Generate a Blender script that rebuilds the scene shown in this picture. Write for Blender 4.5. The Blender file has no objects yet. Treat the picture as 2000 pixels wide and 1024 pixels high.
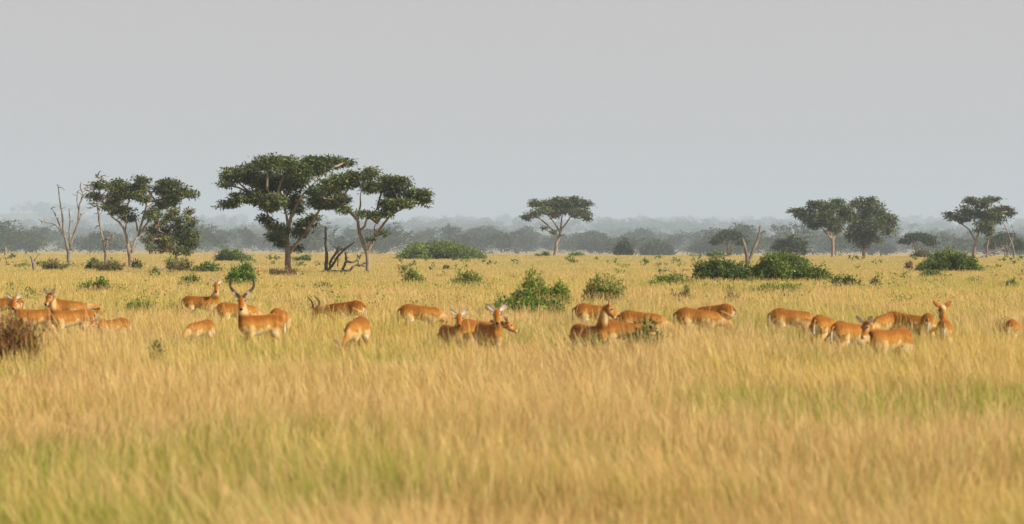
import bpy, math, random
import numpy as np
from mathutils import Vector, Matrix

SC = bpy.context.scene
COL = SC.collection
RNG = np.random.default_rng(7)
random.seed(7)
R = math.radians

# ------------------------------------------------------------------ camera geometry
F = 2000 * 100 / 36.0            # focal length in pixels of the 2000 px wide photograph
CAM_H = 2.42
HORIZON = 478.0
PITCH = math.atan((512 - HORIZON) / F)
CP, SP = math.cos(PITCH), math.sin(PITCH)


def sstep(a, b, v):
    t = np.clip((np.asarray(v, float) - a) / (b - a), 0, 1)
    return t * t * (3 - 2 * t)


_TAB = np.random.default_rng(11).random((8, 256, 256))


def vnoise(x, y, scale, seed=0):
    x = np.asarray(x, float) / scale + 37.3 * seed + 500
    y = np.asarray(y, float) / scale + 91.7 * seed + 500
    xi, yi = np.floor(x).astype(int), np.floor(y).astype(int)
    fx, fy = x - xi, y - yi
    fx, fy = fx * fx * (3 - 2 * fx), fy * fy * (3 - 2 * fy)
    t = _TAB[seed % 8]
    a, b = t[xi % 256, yi % 256], t[(xi + 1) % 256, yi % 256]
    c, d = t[xi % 256, (yi + 1) % 256], t[(xi + 1) % 256, (yi + 1) % 256]
    return (a * (1 - fx) + b * fx) * (1 - fy) + (c * (1 - fx) + d * fx) * fy


def terrain(x, y):
    x, y = np.asarray(x, float), np.asarray(y, float)
    z = -0.0036 * np.clip(x, -200, 200) * sstep(100, 600, y)
    z = z + 0.10 * (vnoise(x, y, 14, 1) - .5) * sstep(10, 40, y)
    z = z + 0.5 * (vnoise(x, y, 70, 2) - .5) * sstep(150, 420, y)
    z = z - 4.4 * sstep(610, 900, y)
    z = z + 0.0105 * np.clip(y - 3700, 0, 1e6)
    z = z + 13 * (vnoise(x, y, 620, 3) - .5) * sstep(3300, 6000, y)
    z = z + 46 * np.exp(-((x + 1850) / 500) ** 2) * sstep(8400, 10600, y)
    return z


def ray(px, py):
    u, v = (px - 1000) / F, (512 - py) / F
    return np.array([u, CP + v * SP, -SP + v * CP])


def point(px, py, d):
    r = ray(px, py)
    return np.array([r[0] / r[1] * d, d, CAM_H + r[2] / r[1] * d])


def ground_at(px, py):
    r = ray(px, py)
    d = 15.0
    while d < 900:
        if CAM_H + r[2] / r[1] * d < float(terrain(r[0] / r[1] * d, d)):
            break
        d *= 1.004
    return on_ground(px, d)


def on_ground(px, d):
    x = (px - 1000) / F * d
    return np.array([x, d, float(terrain(x, d))])


# ------------------------------------------------------------------ object helpers
def tag(o, label=None, cat=None, group=None, kind=None):
    if label: o['label'] = label
    if cat: o['category'] = cat
    if group: o['group'] = group
    if kind: o['kind'] = kind
    return o


def empty(name, loc, rz=0):
    o = bpy.data.objects.new(name, None)
    COL.objects.link(o)
    o.location = [float(v) for v in loc]
    o.rotation_euler.z = rz
    o.empty_display_size = .2
    return o


def np_mesh(name, V, polys, col=None, smooth=False):
    """polys: list of (m,k) index arrays"""
    me = bpy.data.meshes.new(name)
    V = np.asarray(V, np.float32)
    me.vertices.add(len(V))
    me.vertices.foreach_set('co', V.ravel())
    nl = sum(p.size for p in polys)
    npoly = sum(len(p) for p in polys)
    me.loops.add(nl)
    me.polygons.add(npoly)
    me.loops.foreach_set('vertex_index', np.concatenate([p.ravel() for p in polys]).astype(np.int32))
    tot = np.concatenate([np.full(len(p), p.shape[1]) for p in polys])
    st = np.concatenate([[0], np.cumsum(tot)[:-1]])
    me.polygons.foreach_set('loop_start', st.astype(np.int32))
    if smooth:
        me.polygons.foreach_set('use_smooth', np.ones(npoly, bool))
    if col is not None:
        set_col(me, col)
    me.update(calc_edges=True)
    return me


def set_col(me, col):
    a = me.color_attributes.new('Col', 'FLOAT_COLOR', 'POINT')
    c = np.ones((len(me.vertices), 4), np.float32)
    c[:, :3] = col
    a.data.foreach_set('color', c.ravel())


def link(name, me, mat, parent=None):
    o = bpy.data.objects.new(name, me)
    COL.objects.link(o)
    if mat: me.materials.append(mat)
    if parent is not None: o.parent = parent
    return o


# ------------------------------------------------------------------ materials
def nodes(name):
    m = bpy.data.materials.new(name)
    m.use_nodes = True
    nt = m.node_tree
    nt.nodes.clear()
    out = nt.nodes.new('ShaderNodeOutputMaterial')
    return m, nt, out


def leaf_material(name, trans=.3, rough=.6, spec=.25):
    m, nt, out = nodes(name)
    at = nt.nodes.new('ShaderNodeAttribute'); at.attribute_name = 'Col'
    p = nt.nodes.new('ShaderNodeBsdfPrincipled')
    p.inputs['Roughness'].default_value = rough
    p.inputs['Specular IOR Level'].default_value = spec
    t = nt.nodes.new('ShaderNodeBsdfTranslucent')
    mx = nt.nodes.new('ShaderNodeMixShader'); mx.inputs[0].default_value = trans
    nt.links.new(at.outputs['Color'], p.inputs['Base Color'])
    nt.links.new(at.outputs['Color'], t.inputs['Color'])
    nt.links.new(p.outputs[0], mx.inputs[1]); nt.links.new(t.outputs[0], mx.inputs[2])
    nt.links.new(mx.outputs[0], out.inputs[0])
    return m


def noise_material(name, c1, c2, scale=3, stretch=(1, 1, 1), rough=.85, bump=.3, c3=None):
    m, nt, out = nodes(name)
    tc = nt.nodes.new('ShaderNodeTexCoord')
    mp = nt.nodes.new('ShaderNodeMapping'); mp.inputs['Scale'].default_value = stretch
    n = nt.nodes.new('ShaderNodeTexNoise'); n.inputs['Scale'].default_value = scale; n.inputs['Detail'].default_value = 6
    cr = nt.nodes.new('ShaderNodeValToRGB')
    cr.color_ramp.elements[0].position = .35; cr.color_ramp.elements[0].color = (*c1, 1)
    cr.color_ramp.elements[1].position = .65; cr.color_ramp.elements[1].color = (*c2, 1)
    if c3:
        e = cr.color_ramp.elements.new(.8); e.color = (*c3, 1)
    p = nt.nodes.new('ShaderNodeBsdfPrincipled')
    p.inputs['Roughness'].default_value = rough; p.inputs['Specular IOR Level'].default_value = .2
    b = nt.nodes.new('ShaderNodeBump'); b.inputs['Strength'].default_value = bump; b.inputs['Distance'].default_value = .05
    L = nt.links.new
    L(tc.outputs['Object'], mp.inputs[0]); L(mp.outputs[0], n.inputs['Vector']); L(n.outputs[0], cr.inputs[0])
    L(cr.outputs[0], p.inputs['Base Color']); L(n.outputs[0], b.inputs['Height']); L(b.outputs[0], p.inputs['Normal'])
    L(p.outputs[0], out.inputs[0])
    return m


M = {}
M['leaf'] = leaf_material('leaf', .34, .55, .25)
M['far_leaf'] = leaf_material('far_leaf', .15, .8, .1)
M['grass'] = leaf_material('grass_blade', .42, .7, .12)
M['bark'] = noise_material('tan_bark', (.17, .125, .085), (.32, .245, .175), 2.2, (1, 1, .35))
M['grey_bark'] = noise_material('pale_dead_wood', (.12, .10, .08), (.25, .22, .185), 2.6, (1, 1, .3), c3=(.42, .39, .35))
M['dark_wood'] = noise_material('charred_wood', (.05, .042, .036), (.17, .135, .105), 3, (1, 1, .5))
M['twig'] = noise_material('green_brown_stem', (.10, .075, .04), (.2, .15, .08), 4)
M['soil'] = noise_material('straw_ground', (.24, .175, .07), (.37, .27, .10), .35, (1, 1, 1), .95, .2, (.20, .19, .06))
M['horn'] = noise_material('ringed_horn', (.035, .026, .02), (.085, .062, .045), 30, (1, 1, 2), .45, .5)


def coat_material():
    m, nt, out = nodes('antelope_coat')
    at = nt.nodes.new('ShaderNodeAttribute'); at.attribute_name = 'Col'
    tc = nt.nodes.new('ShaderNodeTexCoord')
    n = nt.nodes.new('ShaderNodeTexNoise'); n.inputs['Scale'].default_value = 26; n.inputs['Detail'].default_value = 5
    n2 = nt.nodes.new('ShaderNodeMapRange'); n2.inputs[3].default_value = .68; n2.inputs[4].default_value = 1.3
    mul = nt.nodes.new('ShaderNodeMix'); mul.data_type = 'RGBA'; mul.blend_type = 'MULTIPLY'; mul.inputs[0].default_value = 1
    p = nt.nodes.new('ShaderNodeBsdfPrincipled')
    p.inputs['Roughness'].default_value = .8; p.inputs['Specular IOR Level'].default_value = .1
    b = nt.nodes.new('ShaderNodeBump'); b.inputs['Strength'].default_value = .5; b.inputs['Distance'].default_value = .012
    L = nt.links.new
    L(tc.outputs['Object'], n.inputs['Vector']); L(n.outputs[0], n2.inputs[0])
    L(at.outputs['Color'], mul.inputs[6]); L(n2.outputs[0], mul.inputs[7])
    L(mul.outputs[2], p.inputs['Base Color']); L(n.outputs[0], b.inputs['Height']); L(b.outputs[0], p.inputs['Normal'])
    L(p.outputs[0], out.inputs[0])
    return m


def eye_material():
    m, nt, out = nodes('dark_eye')
    p = nt.nodes.new('ShaderNodeBsdfPrincipled')
    p.inputs['Base Color'].default_value = (.012, .008, .006, 1); p.inputs['Roughness'].default_value = .15
    nt.links.new(p.outputs[0], out.inputs[0])
    return m


M['coat'] = coat_material()
M['eye'] = eye_material()


# ------------------------------------------------------------------ shape helpers
class MB:
    def __init__(s):
        s.V, s.Q, s.n = [], [], 0

    def tube(s, pts, rad, sides=7, sub=4, wob=.0):
        pts = np.asarray(pts, float); rad = np.asarray(rad, float)
        P, Rr = [], []
        n = len(pts)
        ext = np.vstack([2 * pts[0] - pts[1], pts, 2 * pts[-1] - pts[-2]])
        for i in range(n - 1):
            p0, p1, p2, p3 = ext[i:i + 4]
            for k in range(sub):
                t = k / sub
                P.append(.5 * ((2 * p1) + (p2 - p0) * t + (2 * p0 - 5 * p1 + 4 * p2 - p3) * t * t + (3 * p1 - p0 - 3 * p2 + p3) * t ** 3))
                Rr.append(rad[i] * (1 - t) + rad[i + 1] * t)
        P.append(pts[-1]); Rr.append(rad[-1])
        P = np.array(P); Rr = np.array(Rr)
        if wob:
            w = RNG.normal(0, 1, P.shape) * (Rr * wob)[:, None]; w[0] = 0
            P = P + w
        T = np.gradient(P, axis=0)
        T /= np.linalg.norm(T, axis=1)[:, None] + 1e-9
        ref = np.array([1., .02, .01])
        if abs(T[0] @ ref) > .9: ref = np.array([0.02, 1., .01])
        a = np.linspace(0, 2 * np.pi, sides, endpoint=False)
        base = s.n
        for i in range(len(P)):
            A = np.cross(T[i], ref); A /= np.linalg.norm(A) + 1e-9
            B = np.cross(T[i], A)
            rr = Rr[i] * (1 + (RNG.normal(0, wob * .6, sides) if wob else 0))
            s.V.append(P[i] + (np.cos(a) * rr)[:, None] * A + (np.sin(a) * rr)[:, None] * B)
        m = len(P)
        s.V.append(P[-1:] + T[-1:] * Rr[-1] * .6); s.V.append(P[:1])
        s.n += m * sides + 2
        for i in range(m - 1):
            for k in range(sides):
                k2 = (k + 1) % sides
                s.Q.append((base + i * sides + k, base + (i + 1) * sides + k, base + (i + 1) * sides + k2, base + i * sides + k2))
        tip, bot = base + m * sides, base + m * sides + 1
        for k in range(sides):
            k2 = (k + 1) % sides
            s.Q.append((base + (m - 1) * sides + k, tip, tip, base + (m - 1) * sides + k2))
            s.Q.append((base + k2, bot, bot, base + k))

    def mesh(s, name, smooth=True):
        Q = np.array(s.Q)
        tri = Q[:, 1] == Q[:, 2]
        return np_mesh(name, np.vstack(s.V), [a for a in (Q[~tri], Q[tri][:, [0, 1, 3]]) if len(a)], None, smooth)


def unit(a):
    return a / (np.linalg.norm(a, axis=-1, keepdims=True) + 1e-9)


def leaves_geo(C, D, N, L, W):
    """a folded rhombus leaf spray per row"""
    D = unit(D); S = unit(np.cross(D, N)); U = np.cross(S, D)
    b = C - D * (L * .5)[:, None]; t = C + D * (L * .5)[:, None] - U * (L * .10)[:, None]
    l = C + S * (W * .5)[:, None] + U * (W * .15)[:, None]
    r = C - S * (W * .5)[:, None] + U * (W * .15)[:, None]
    V = np.stack([b, r, t, l], 1).reshape(-1, 3)
    Q = np.arange(len(V)).reshape(-1, 4)
    return V, Q


def tufted(center, rad, n_tuft, per, tuft_r, leaf, cols, flat=.4, droop=.25, rng=RNG, aspect=.38, upright=0.):
    """leaf sprays gathered in tufts through an ellipsoid; returns arrays"""
    center, rad = np.asarray(center, float), np.asarray(rad, float)
    d = unit(rng.normal(0, 1, (n_tuft, 3)))
    rr = rng.random(n_tuft) ** .42 * rng.uniform(.85, 1.14, n_tuft)
    tc = center + d * rr[:, None] * rad
    C = np.repeat(tc, per, 0)
    off = rng.normal(0, .55, (len(C), 3)) * np.array([tuft_r, tuft_r, tuft_r * flat])
    C = C + off
    out = unit(off + .6 * (C - center) / rad * tuft_r + 1e-6)
    D = unit(out + rng.normal(0, .5, C.shape) + np.array([0, 0, upright - droop]))
    N = unit(rng.normal(0, .55, C.shape) + np.array([0, 0, 1.]))
    L = leaf * rng.uniform(.6, 1.35, len(C)); W = L * aspect * rng.uniform(.7, 1.3, len(C))
    cols = np.asarray(cols)
    tcol = cols[rng.integers(0, len(cols), n_tuft)] * rng.uniform(.6, 1.35, (n_tuft, 1)) * rng.uniform(.8, 1.2)
    col = np.repeat(tcol, per, 0) * rng.uniform(.75, 1.25, (len(C), 1))
    return C, D, N, L, W, col


def crown_mesh(name, parts):
    A = [np.concatenate([p[i] for p in parts]) for i in range(6)]
    V, Q = leaves_geo(*A[:5])
    return np_mesh(name, V, [Q], np.repeat(A[5], 4, 0))


# ------------------------------------------------------------------ trees traced limb by limb
ACACIA = [(0.075, 0.114, 0.029), (0.098, 0.132, 0.031), (0.125, 0.15, 0.035), (0.062, 0.096, 0.026), (0.144, 0.15, 0.044)]
OLIVE = [(0.207, 0.196, 0.044), (0.149, 0.161, 0.04), (0.103, 0.127, 0.033), (0.253, 0.218, 0.05), (0.086, 0.109, 0.033)]
DUSKY = [(0.084, 0.114, 0.04), (0.102, 0.126, 0.042), (0.126, 0.138, 0.048), (0.072, 0.096, 0.035)]


def tree(name, label, cat, crop, base, limbs, clumps, d=None, leaf_px=6.0, cols=ACACIA, bark='bark', group=None,
         dense=1.0, depth=.8, twigs=0, seed=1, flat=.38, wob=.10, droop=.25, foliage_name='crown', leafmat='leaf', trunk_name='trunk'):
    ox, oy, sc = crop
    rng = np.random.default_rng(seed)
    bx, by = ox + base[0] / sc, oy + base[1] / sc
    root = ground_at(bx, by) if d is None else on_ground(bx, d)
    dist = root[1]
    s = F / dist
    e = empty(name, root)
    tag(e, label, cat, group)

    def loc(cx, cy, y=0.):
        p = point(ox + cx / sc, oy + cy / sc, dist)
        return np.array([p[0] - root[0], y, p[2] - root[2]])

    if clumps:
        xs = [c[0] - c[2] for c in clumps] + [c[0] + c[2] for c in clumps]
    else:
        xs = [p[0] for l in limbs for p in l]
    Rw = (max(xs) - min(xs)) / 2 / sc / s
    xm = loc((max(xs) + min(xs)) / 2, base[1])[0]
    mb = MB()
    made = []
    for i, l in enumerate(limbs):
        P = np.array([loc(p[0], p[1]) for p in l])
        rad = np.array([p[2] for p in l]) / sc / s
        if i == 0:
            y0 = 0.
            P = np.vstack([[P[0][0], 0, -.15], P]) if P[0][2] > .05 else P
            if len(P) > len(rad): rad = np.concatenate([[rad[0] * 1.25], rad])
        else:
            allp = np.vstack(made)
            j = np.argmin(np.hypot(allp[:, 0] - P[0][0], allp[:, 2] - P[0][2]))
            y0 = allp[j, 1]
        y1 = y0 + rng.uniform(-1, 1) * Rw * .55 * depth
        t = np.linspace(0, 1, len(P)) ** 1.3
        P[:, 1] = y0 * (1 - t) + y1 * t
        mb.tube(P, rad, 8, 4, wob)
        k = np.linspace(0, len(P) - 1, len(P) * 4)
        dense_p = np.stack([np.interp(k, np.arange(len(P)), P[:, a]) for a in range(3)], 1)
        made.append(dense_p)
        for _ in range(twigs):
            q = dense_p[rng.integers(len(dense_p) // 3, len(dense_p))]
            dr = unit(np.array([rng.normal(0, 1), rng.normal(0, 1), rng.uniform(-.4, 1)]))
            ln = rng.uniform(8, 26) / s / 1.6
            mid = q + dr * ln * .5 + np.array([0, 0, rng.normal(0, .1) * ln])
            mb.tube([q, mid, q + dr * ln + rng.normal(0, .15, 3) * ln], np.array([1.1, .8, .5]) / s, 4, 2)
    allp = np.vstack(made)
    parts = []
    for c in clumps:
        cx, cy, rx, ry = c[:4]
        x = loc(cx, cy)[0]
        w = math.sqrt(max(0.05, 1 - min(1, abs(x - xm) / Rw) ** 2))
        y = rng.uniform(-1, 1) * Rw * .62 * depth * w
        ctr = loc(cx, cy, y)
        rad = np.array([rx / sc / s, (.75 * rx + .25 * ry) / sc / s * min(1., depth + .2), ry / sc / s])
        area = math.pi * rx * ry / sc / sc
        per = 16
        nt = max(5, int(area * dense * (6 / leaf_px) ** 2 / per * 1.2))
        cc = c[4] if len(c) > 4 else cols
        parts.append(tufted(ctr, rad, nt, per, 1.7 * leaf_px / s, 1.2 * leaf_px / s, cc, flat, droop, rng, .34))
        low = allp[allp[:, 2] < ctr[2] + .3] if (allp[:, 2] < ctr[2] + .3).any() else allp
        q = low[np.argmin(np.linalg.norm((low - ctr) * [1, 1, .8], axis=1))]
        ln = np.linalg.norm(ctr - q)
        mid = (q + ctr) / 2 + rng.normal(0, .08, 3) * ln
        r0 = min(3.2, 1.0 + ln * s * .025) / s
        mb.tube([q, mid, ctr], [r0, r0 * .75, r0 * .4], 5, 3, .1)
        for _ in range(3):
            tip = ctr + unit(rng.normal(0, 1, 3)) * rad * .75
            mb.tube([mid * .3 + ctr * .7, (ctr + tip) / 2 + rng.normal(0, .05, 3), tip], [r0 * .55, r0 * .4, r0 * .2], 4, 2)
    link(trunk_name, mb.mesh(trunk_name), M[bark], e)
    if parts:
        link(foliage_name, crown_mesh(foliage_name, parts), M[leafmat], e)
    return e


R1 = (0, 320, 4.2675)
R2 = (400, 280, 3.657)
R3 = (760, 360, 4.1667)
R4 = (1240, 360, 5.0)
R5 = (1520, 360, 4.1667)

tree('acacia_tree', 'tallest broad flat-topped acacia, left of the pair, its crown overlapping its neighbour', 'tree', R2, (600, 925),
     [[(600, 920, 24), (594, 780, 20), (590, 680, 17), (605, 600, 14), (620, 540, 12), (650, 480, 10), (690, 400, 8), (740, 340, 6)],
      [(606, 785, 13), (640, 740, 11), (720, 640, 10), (790, 540, 9), (830, 470, 7), (850, 400, 5)],
      [(600, 630, 10), (590, 540, 9), (570, 460, 8), (565, 390, 4)],
      [(590, 660, 8), (510, 610, 6), (465, 530, 6), (430, 470, 4), (360, 380, 3)],
      [(575, 470, 6), (520, 400, 5), (460, 340, 3)],
      [(740, 340, 4), (860, 230, 2.5), (940, 175, 1.4)]],
     [(190, 235, 75, 55), (150, 300, 50, 22), (165, 440, 78, 30), (255, 395, 80, 38), (330, 220, 105, 80), (480, 150, 110, 62), (600, 160, 100, 70),
      (440, 280, 120, 80), (600, 280, 120, 80), (710, 215, 75, 70), (370, 380, 90, 60), (430, 440, 70, 50), (530, 420, 80, 60), (640, 400, 60, 60),
      (880, 140, 160, 50), (1000, 135, 65, 26), (765, 130, 75, 40), (820, 190, 80, 50), (425, 545, 50, 32), (470, 590, 45, 30), (520, 665, 50, 40),
      (555, 620, 40, 40), (555, 720, 35, 28), (700, 570, 60, 38), (770, 550, 50, 45), (680, 640, 60, 35), (650, 750, 38, 24), (640, 470, 50, 50)],
     seed=3, leaf_px=6.2, dense=.86)

tree('acacia_tree', 'second flat-topped acacia of the pair, with a forked leaning trunk beside fallen branches', 'tree', R2, (1165, 930),
     [[(1166, 925, 18), (1160, 800, 15), (1125, 700, 13), (1100, 630, 12), (1090, 560, 11), (1060, 520, 10), (1000, 460, 8), (920, 410, 6), (860, 380, 4)],
      [(1160, 800, 12), (1190, 720, 11), (1240, 630, 10), (1310, 530, 8), (1400, 470, 6), (1500, 420, 4)],
      [(1100, 630, 9), (1140, 590, 8), (1160, 530, 6), (1230, 470, 4)],
      [(1090, 540, 7), (1110, 440, 6), (1110, 380, 4), (1130, 300, 3)],
      [(1060, 510, 6), (1010, 440, 5), (1000, 380, 4)],
      [(1210, 680, 5), (1210, 600, 4), (1230, 570, 3)]],
     [(800, 420, 75, 60), (770, 345, 50, 40), (870, 320, 95, 70), (950, 400, 85, 50), (980, 280, 105, 70), (1080, 255, 80, 60), (1190, 225, 55, 48),
      (1180, 315, 70, 48), (1300, 280, 80, 55), (1390, 275, 85, 48), (1350, 355, 85, 40), (1490, 365, 85, 42), (1565, 400, 48, 55), (1540, 350, 72, 28),
      (1310, 430, 65, 40), (1290, 490, 70, 42), (1130, 505, 40, 28), (1215, 520, 50, 26), (1385, 430, 65, 40), (1440, 440, 50, 38), (880, 450, 80, 28),
      (1000, 475, 42, 30), (1280, 640, 22, 26), (1180, 690, 16, 12)],
     seed=5, leaf_px=6.2, dense=.84)

tree('acacia_tree', 'leaning leafy acacia with several pale stems behind the olive green tree', 'tree', R1, (1090, 865),
     [[(1092, 860, 22), (1085, 760, 19), (1075, 720, 14), (1060, 620, 11), (1040, 550, 10), (1000, 490, 9), (930, 430, 6), (880, 340, 4)],
      [(1095, 740, 12), (1120, 660, 11), (1150, 590, 10), (1170, 500, 9), (1195, 400, 8), (1205, 320, 6), (1190, 280, 4)],
      [(1150, 600, 9), (1230, 490, 8), (1330, 390, 6), (1420, 320, 4)],
      [(1050, 560, 7), (1055, 480, 6), (1040, 400, 4), (1010, 300, 3)],
      [(1140, 560, 7), (1120, 480, 6), (1080, 420, 4)]],
     [(830, 185, 60, 38), (800, 270, 55, 40), (1000, 185, 85, 50), (950, 260, 80, 50), (1090, 240, 95, 65), (1195, 145, 65, 38), (1140, 200, 75, 45),
      (920, 340, 62, 42), (1010, 390, 90, 45), (1050, 445, 55, 42), (1220, 280, 62, 45), (1340, 170, 65, 45), (1440, 190, 80, 65), (1400, 265, 95, 48),
      (1540, 235, 65, 42), (1605, 262, 45, 32), (1340, 345, 72, 38), (1270, 430, 62, 45), (1440, 320, 65, 35), (940, 370, 90, 30), (1330, 220, 60, 40)],
     seed=8, leaf_px=5.8, dense=.82)

tree('bushy_tree', 'round olive green tree reaching nearly to the ground with a twisted stem', 'tree', R1, (1470, 880),
     [[(1475, 880, 11), (1462, 740, 10), (1435, 640, 8), (1440, 560, 7), (1475, 540, 4)],
      [(1435, 630, 6), (1390, 590, 5), (1310, 550, 3)],
      [(1440, 620, 6), (1400, 625, 4), (1370, 640, 3)],
      [(1450, 700, 7), (1510, 640, 6), (1580, 560, 4)]],
     [(1440, 400, 50, 42), (1395, 450, 45, 30), (1330, 490, 62, 34), (1470, 470, 45, 34), (1260, 555, 60, 34), (1350, 560, 66, 40), (1240, 640, 40, 48), (1310, 640, 60, 44),
      (1400, 640, 70, 44), (1480, 540, 62, 40), (1575, 410, 40, 30), (1560, 455, 40, 30), (1605, 490, 36, 32, ACACIA), (1595, 590, 58, 42, ACACIA), (1560, 540, 40, 26, ACACIA),
      (1530, 660, 70, 40, ACACIA), (1430, 710, 88, 36), (1615, 670, 40, 34, ACACIA), (1550, 730, 58, 30, ACACIA), (1270, 710, 40, 30), (1340, 720, 50, 28), (1490, 610, 55, 36, ACACIA), (1330, 425, 30, 22)],
     seed=9, leaf_px=5.0, cols=OLIVE, flat=.6, dense=.62, droop=.1)

tree('dead_tree', 'bare dead tree with upswept pale branches, leftmost of the leafless ones', 'tree', R1, (572, 825),
     [[(572, 825, 20), (575, 740, 17), (555, 660, 11), (535, 570, 10), (530, 480, 9), (520, 400, 7), (505, 300, 6), (495, 200, 4), (485, 172, 2)],
      [(590, 720, 13), (600, 640, 10), (640, 520, 9), (655, 420, 8), (660, 340, 7), (690, 270, 5), (715, 235, 2.5)],
      [(545, 620, 8), (500, 540, 7), (450, 500, 5), (390, 490, 4), (340, 465, 2.5)],
      [(515, 550, 6), (480, 470, 5), (440, 390, 4), (415, 375, 2)],
      [(585, 690, 8), (580, 580, 7), (590, 480, 5), (585, 380, 4)],
      [(655, 400, 5), (635, 310, 4), (635, 240, 3), (620, 235, 2)],
      [(670, 300, 4), (685, 240, 3), (665, 190, 2)],
      [(640, 520, 5), (670, 440, 4), (685, 420, 2)]],
     [], seed=11, bark='grey_bark', twigs=3, depth=.9, wob=.12)

tree('dead_tree', 'tall thin dead tree with tangled drooping bare twigs in front of the leaning acacia', 'tree', R1, (880, 835),
     [[(883, 835, 15), (880, 720, 13), (860, 640, 9), (840, 540, 9), (825, 420, 9), (815, 330, 8), (830, 230, 6), (830, 130, 3), (800, 90, 1.6)],
      [(828, 300, 5), (900, 215, 3.5), (970, 180, 2)],
      [(825, 320, 5), (900, 270, 3.5), (980, 250, 3), (1050, 300, 1.6)],
      [(815, 320, 4), (780, 300, 3), (760, 220, 2.5), (720, 175, 2), (725, 230, 1.5)],
      [(828, 210, 3), (870, 180, 2.2), (905, 150, 1.4)],
      [(820, 340, 3), (790, 330, 2.4), (750, 370, 1.6)],
      [(882, 715, 9), (895, 630, 9), (897, 622, 5)],
      [(890, 690, 4), (915, 650, 3), (940, 595, 1.8)],
      [(830, 160, 2.4), (860, 120, 1.6), (820, 95, 1.3)],
      [(900, 270, 3), (860, 300, 2.2), (840, 340, 1.5)],
      [(980, 250, 2.2), (1020, 310, 1.8), (1045, 335, 1.4)]],
     [], seed=12, bark='grey_bark', twigs=12, depth=.9, wob=.12)

tree('tree_stump', 'broken pale stump with one thin side branch at the left edge', 'stump', R1, (285, 905),
     [[(287, 905, 14), (275, 830, 12), (255, 770, 9)], [(283, 810, 5), (325, 745, 3)]], [], seed=13, bark='grey_bark', wob=.14)
tree('tree_stump', 'tiny brown broken stump at the far left under the hazy trees', 'stump', R1, (45, 765),
     [[(46, 765, 14), (45, 700, 11)]], [], seed=14, bark='grey_bark', wob=.14)

tree('fallen_tree', 'dark twisted fallen tree with an upright snag between the two big acacias', 'fallen tree', R2, (880, 925),
     [[(866, 915, 13), (870, 800, 12), (860, 700, 9), (860, 600, 6)],
      [(890, 905, 9), (900, 840, 9), (940, 780, 9), (960, 740, 8)],
      [(900, 890, 9), (950, 810, 8), (1010, 750, 7), (1075, 705, 4)],
      [(940, 785, 6), (1000, 735, 4)],
      [(820, 925, 9), (880, 912, 11), (950, 917, 11), (1040, 910, 8)],
      [(985, 905, 10), (1010, 840, 9), (1000, 780, 5)],
      [(1010, 845, 8), (1060, 850, 7), (1090, 835, 6), (1095, 870, 5)],
      [(1040, 905, 8), (1080, 870, 7), (1140, 880, 6)],
      [(1100, 880, 6), (1150, 850, 4)],
      [(950, 880, 4), (955, 800, 3), (950, 760, 2)]],
     [], seed=15, bark='dark_wood', twigs=2, depth=.9, wob=.16)

NEST = [(.13, .07, .05), (.10, .06, .04)]
tree('acacia_tree', 'lone umbrella acacia with a slender trunk standing by itself in the middle', 'tree', R3, (1355, 572),
     [[(1352, 572, 17), (1365, 480, 13), (1385, 430, 12), (1395, 380, 9), (1400, 320, 7), (1410, 240, 4)],
      [(1388, 385, 8), (1340, 310, 6), (1290, 250, 4)],
      [(1380, 430, 9), (1330, 370, 7), (1250, 300, 6), (1200, 270, 5), (1130, 265, 3)],
      [(1340, 410, 6), (1290, 380, 5), (1250, 355, 3)],
      [(1396, 370, 8), (1440, 320, 6), (1480, 260, 5), (1520, 220, 3)],
      [(1395, 420, 6), (1430, 405, 4)]],
     [(1195, 155, 52, 30), (1180, 240, 62, 32), (1125, 270, 36, 26), (1290, 180, 75, 45), (1400, 150, 105, 52), (1500, 150, 80, 45), (1590, 165, 46, 42),
      (1450, 205, 105, 36), (1560, 235, 68, 36), (1610, 268, 28, 28), (1340, 225, 65, 35), (1350, 250, 26, 30, NEST), (1260, 215, 55, 26), (1260, 355, 16, 10), (1340, 385, 16, 14)],
     d=596, seed=16, leaf_px=5.2, cols=DUSKY, dense=.85)

tree('acacia_tree', 'wide flat-topped acacia with a straight trunk, left one of the touching pair on the right', 'tree', R5, (442, 608),
     [[(441, 608, 14), (447, 500, 12), (445, 450, 13), (480, 390, 8), (520, 320, 6), (560, 260, 4)],
      [(440, 445, 9), (390, 400, 7), (330, 330, 5), (280, 290, 3)],
      [(440, 440, 7), (420, 360, 5), (440, 280, 3)]],
     [(130, 215, 42, 18), (200, 225, 75, 34), (185, 265, 60, 20), (300, 170, 75, 40), (350, 245, 100, 50), (300, 320, 75, 30), (420, 310, 95, 50),
      (480, 145, 48, 28), (520, 205, 85, 42), (560, 270, 90, 50), (450, 370, 50, 34), (240, 290, 50, 22), (400, 190, 80, 45), (300, 355, 18, 16)],
     d=560, seed=17, leaf_px=5.3, dense=.85)
tree('acacia_tree', 'tall rounded grey-green acacia, right one of the touching pair, leaning trunk', 'tree', R5, (700, 606),
     [[(700, 606, 15), (690, 530, 13), (650, 490, 9), (600, 420, 7), (560, 360, 4)],
      [(695, 540, 9), (710, 450, 6), (700, 350, 5), (690, 280, 3)],
      [(702, 520, 6), (750, 460, 5), (800, 380, 3)]],
     [(660, 160, 95, 42), (745, 130, 40, 28), (740, 165, 65, 45), (810, 205, 75, 50), (860, 280, 62, 52), (905, 285, 48, 34), (930, 330, 28, 36), (700, 270, 105, 60),
      (640, 340, 80, 60), (780, 330, 95, 55), (720, 420, 95, 50), (690, 490, 60, 34), (810, 455, 34, 18), (600, 410, 45, 42), (890, 380, 34, 34), (610, 465, 26, 16)],
     d=585, seed=18, leaf_px=5.3, cols=DUSKY, flat=.6, dense=.75)
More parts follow.
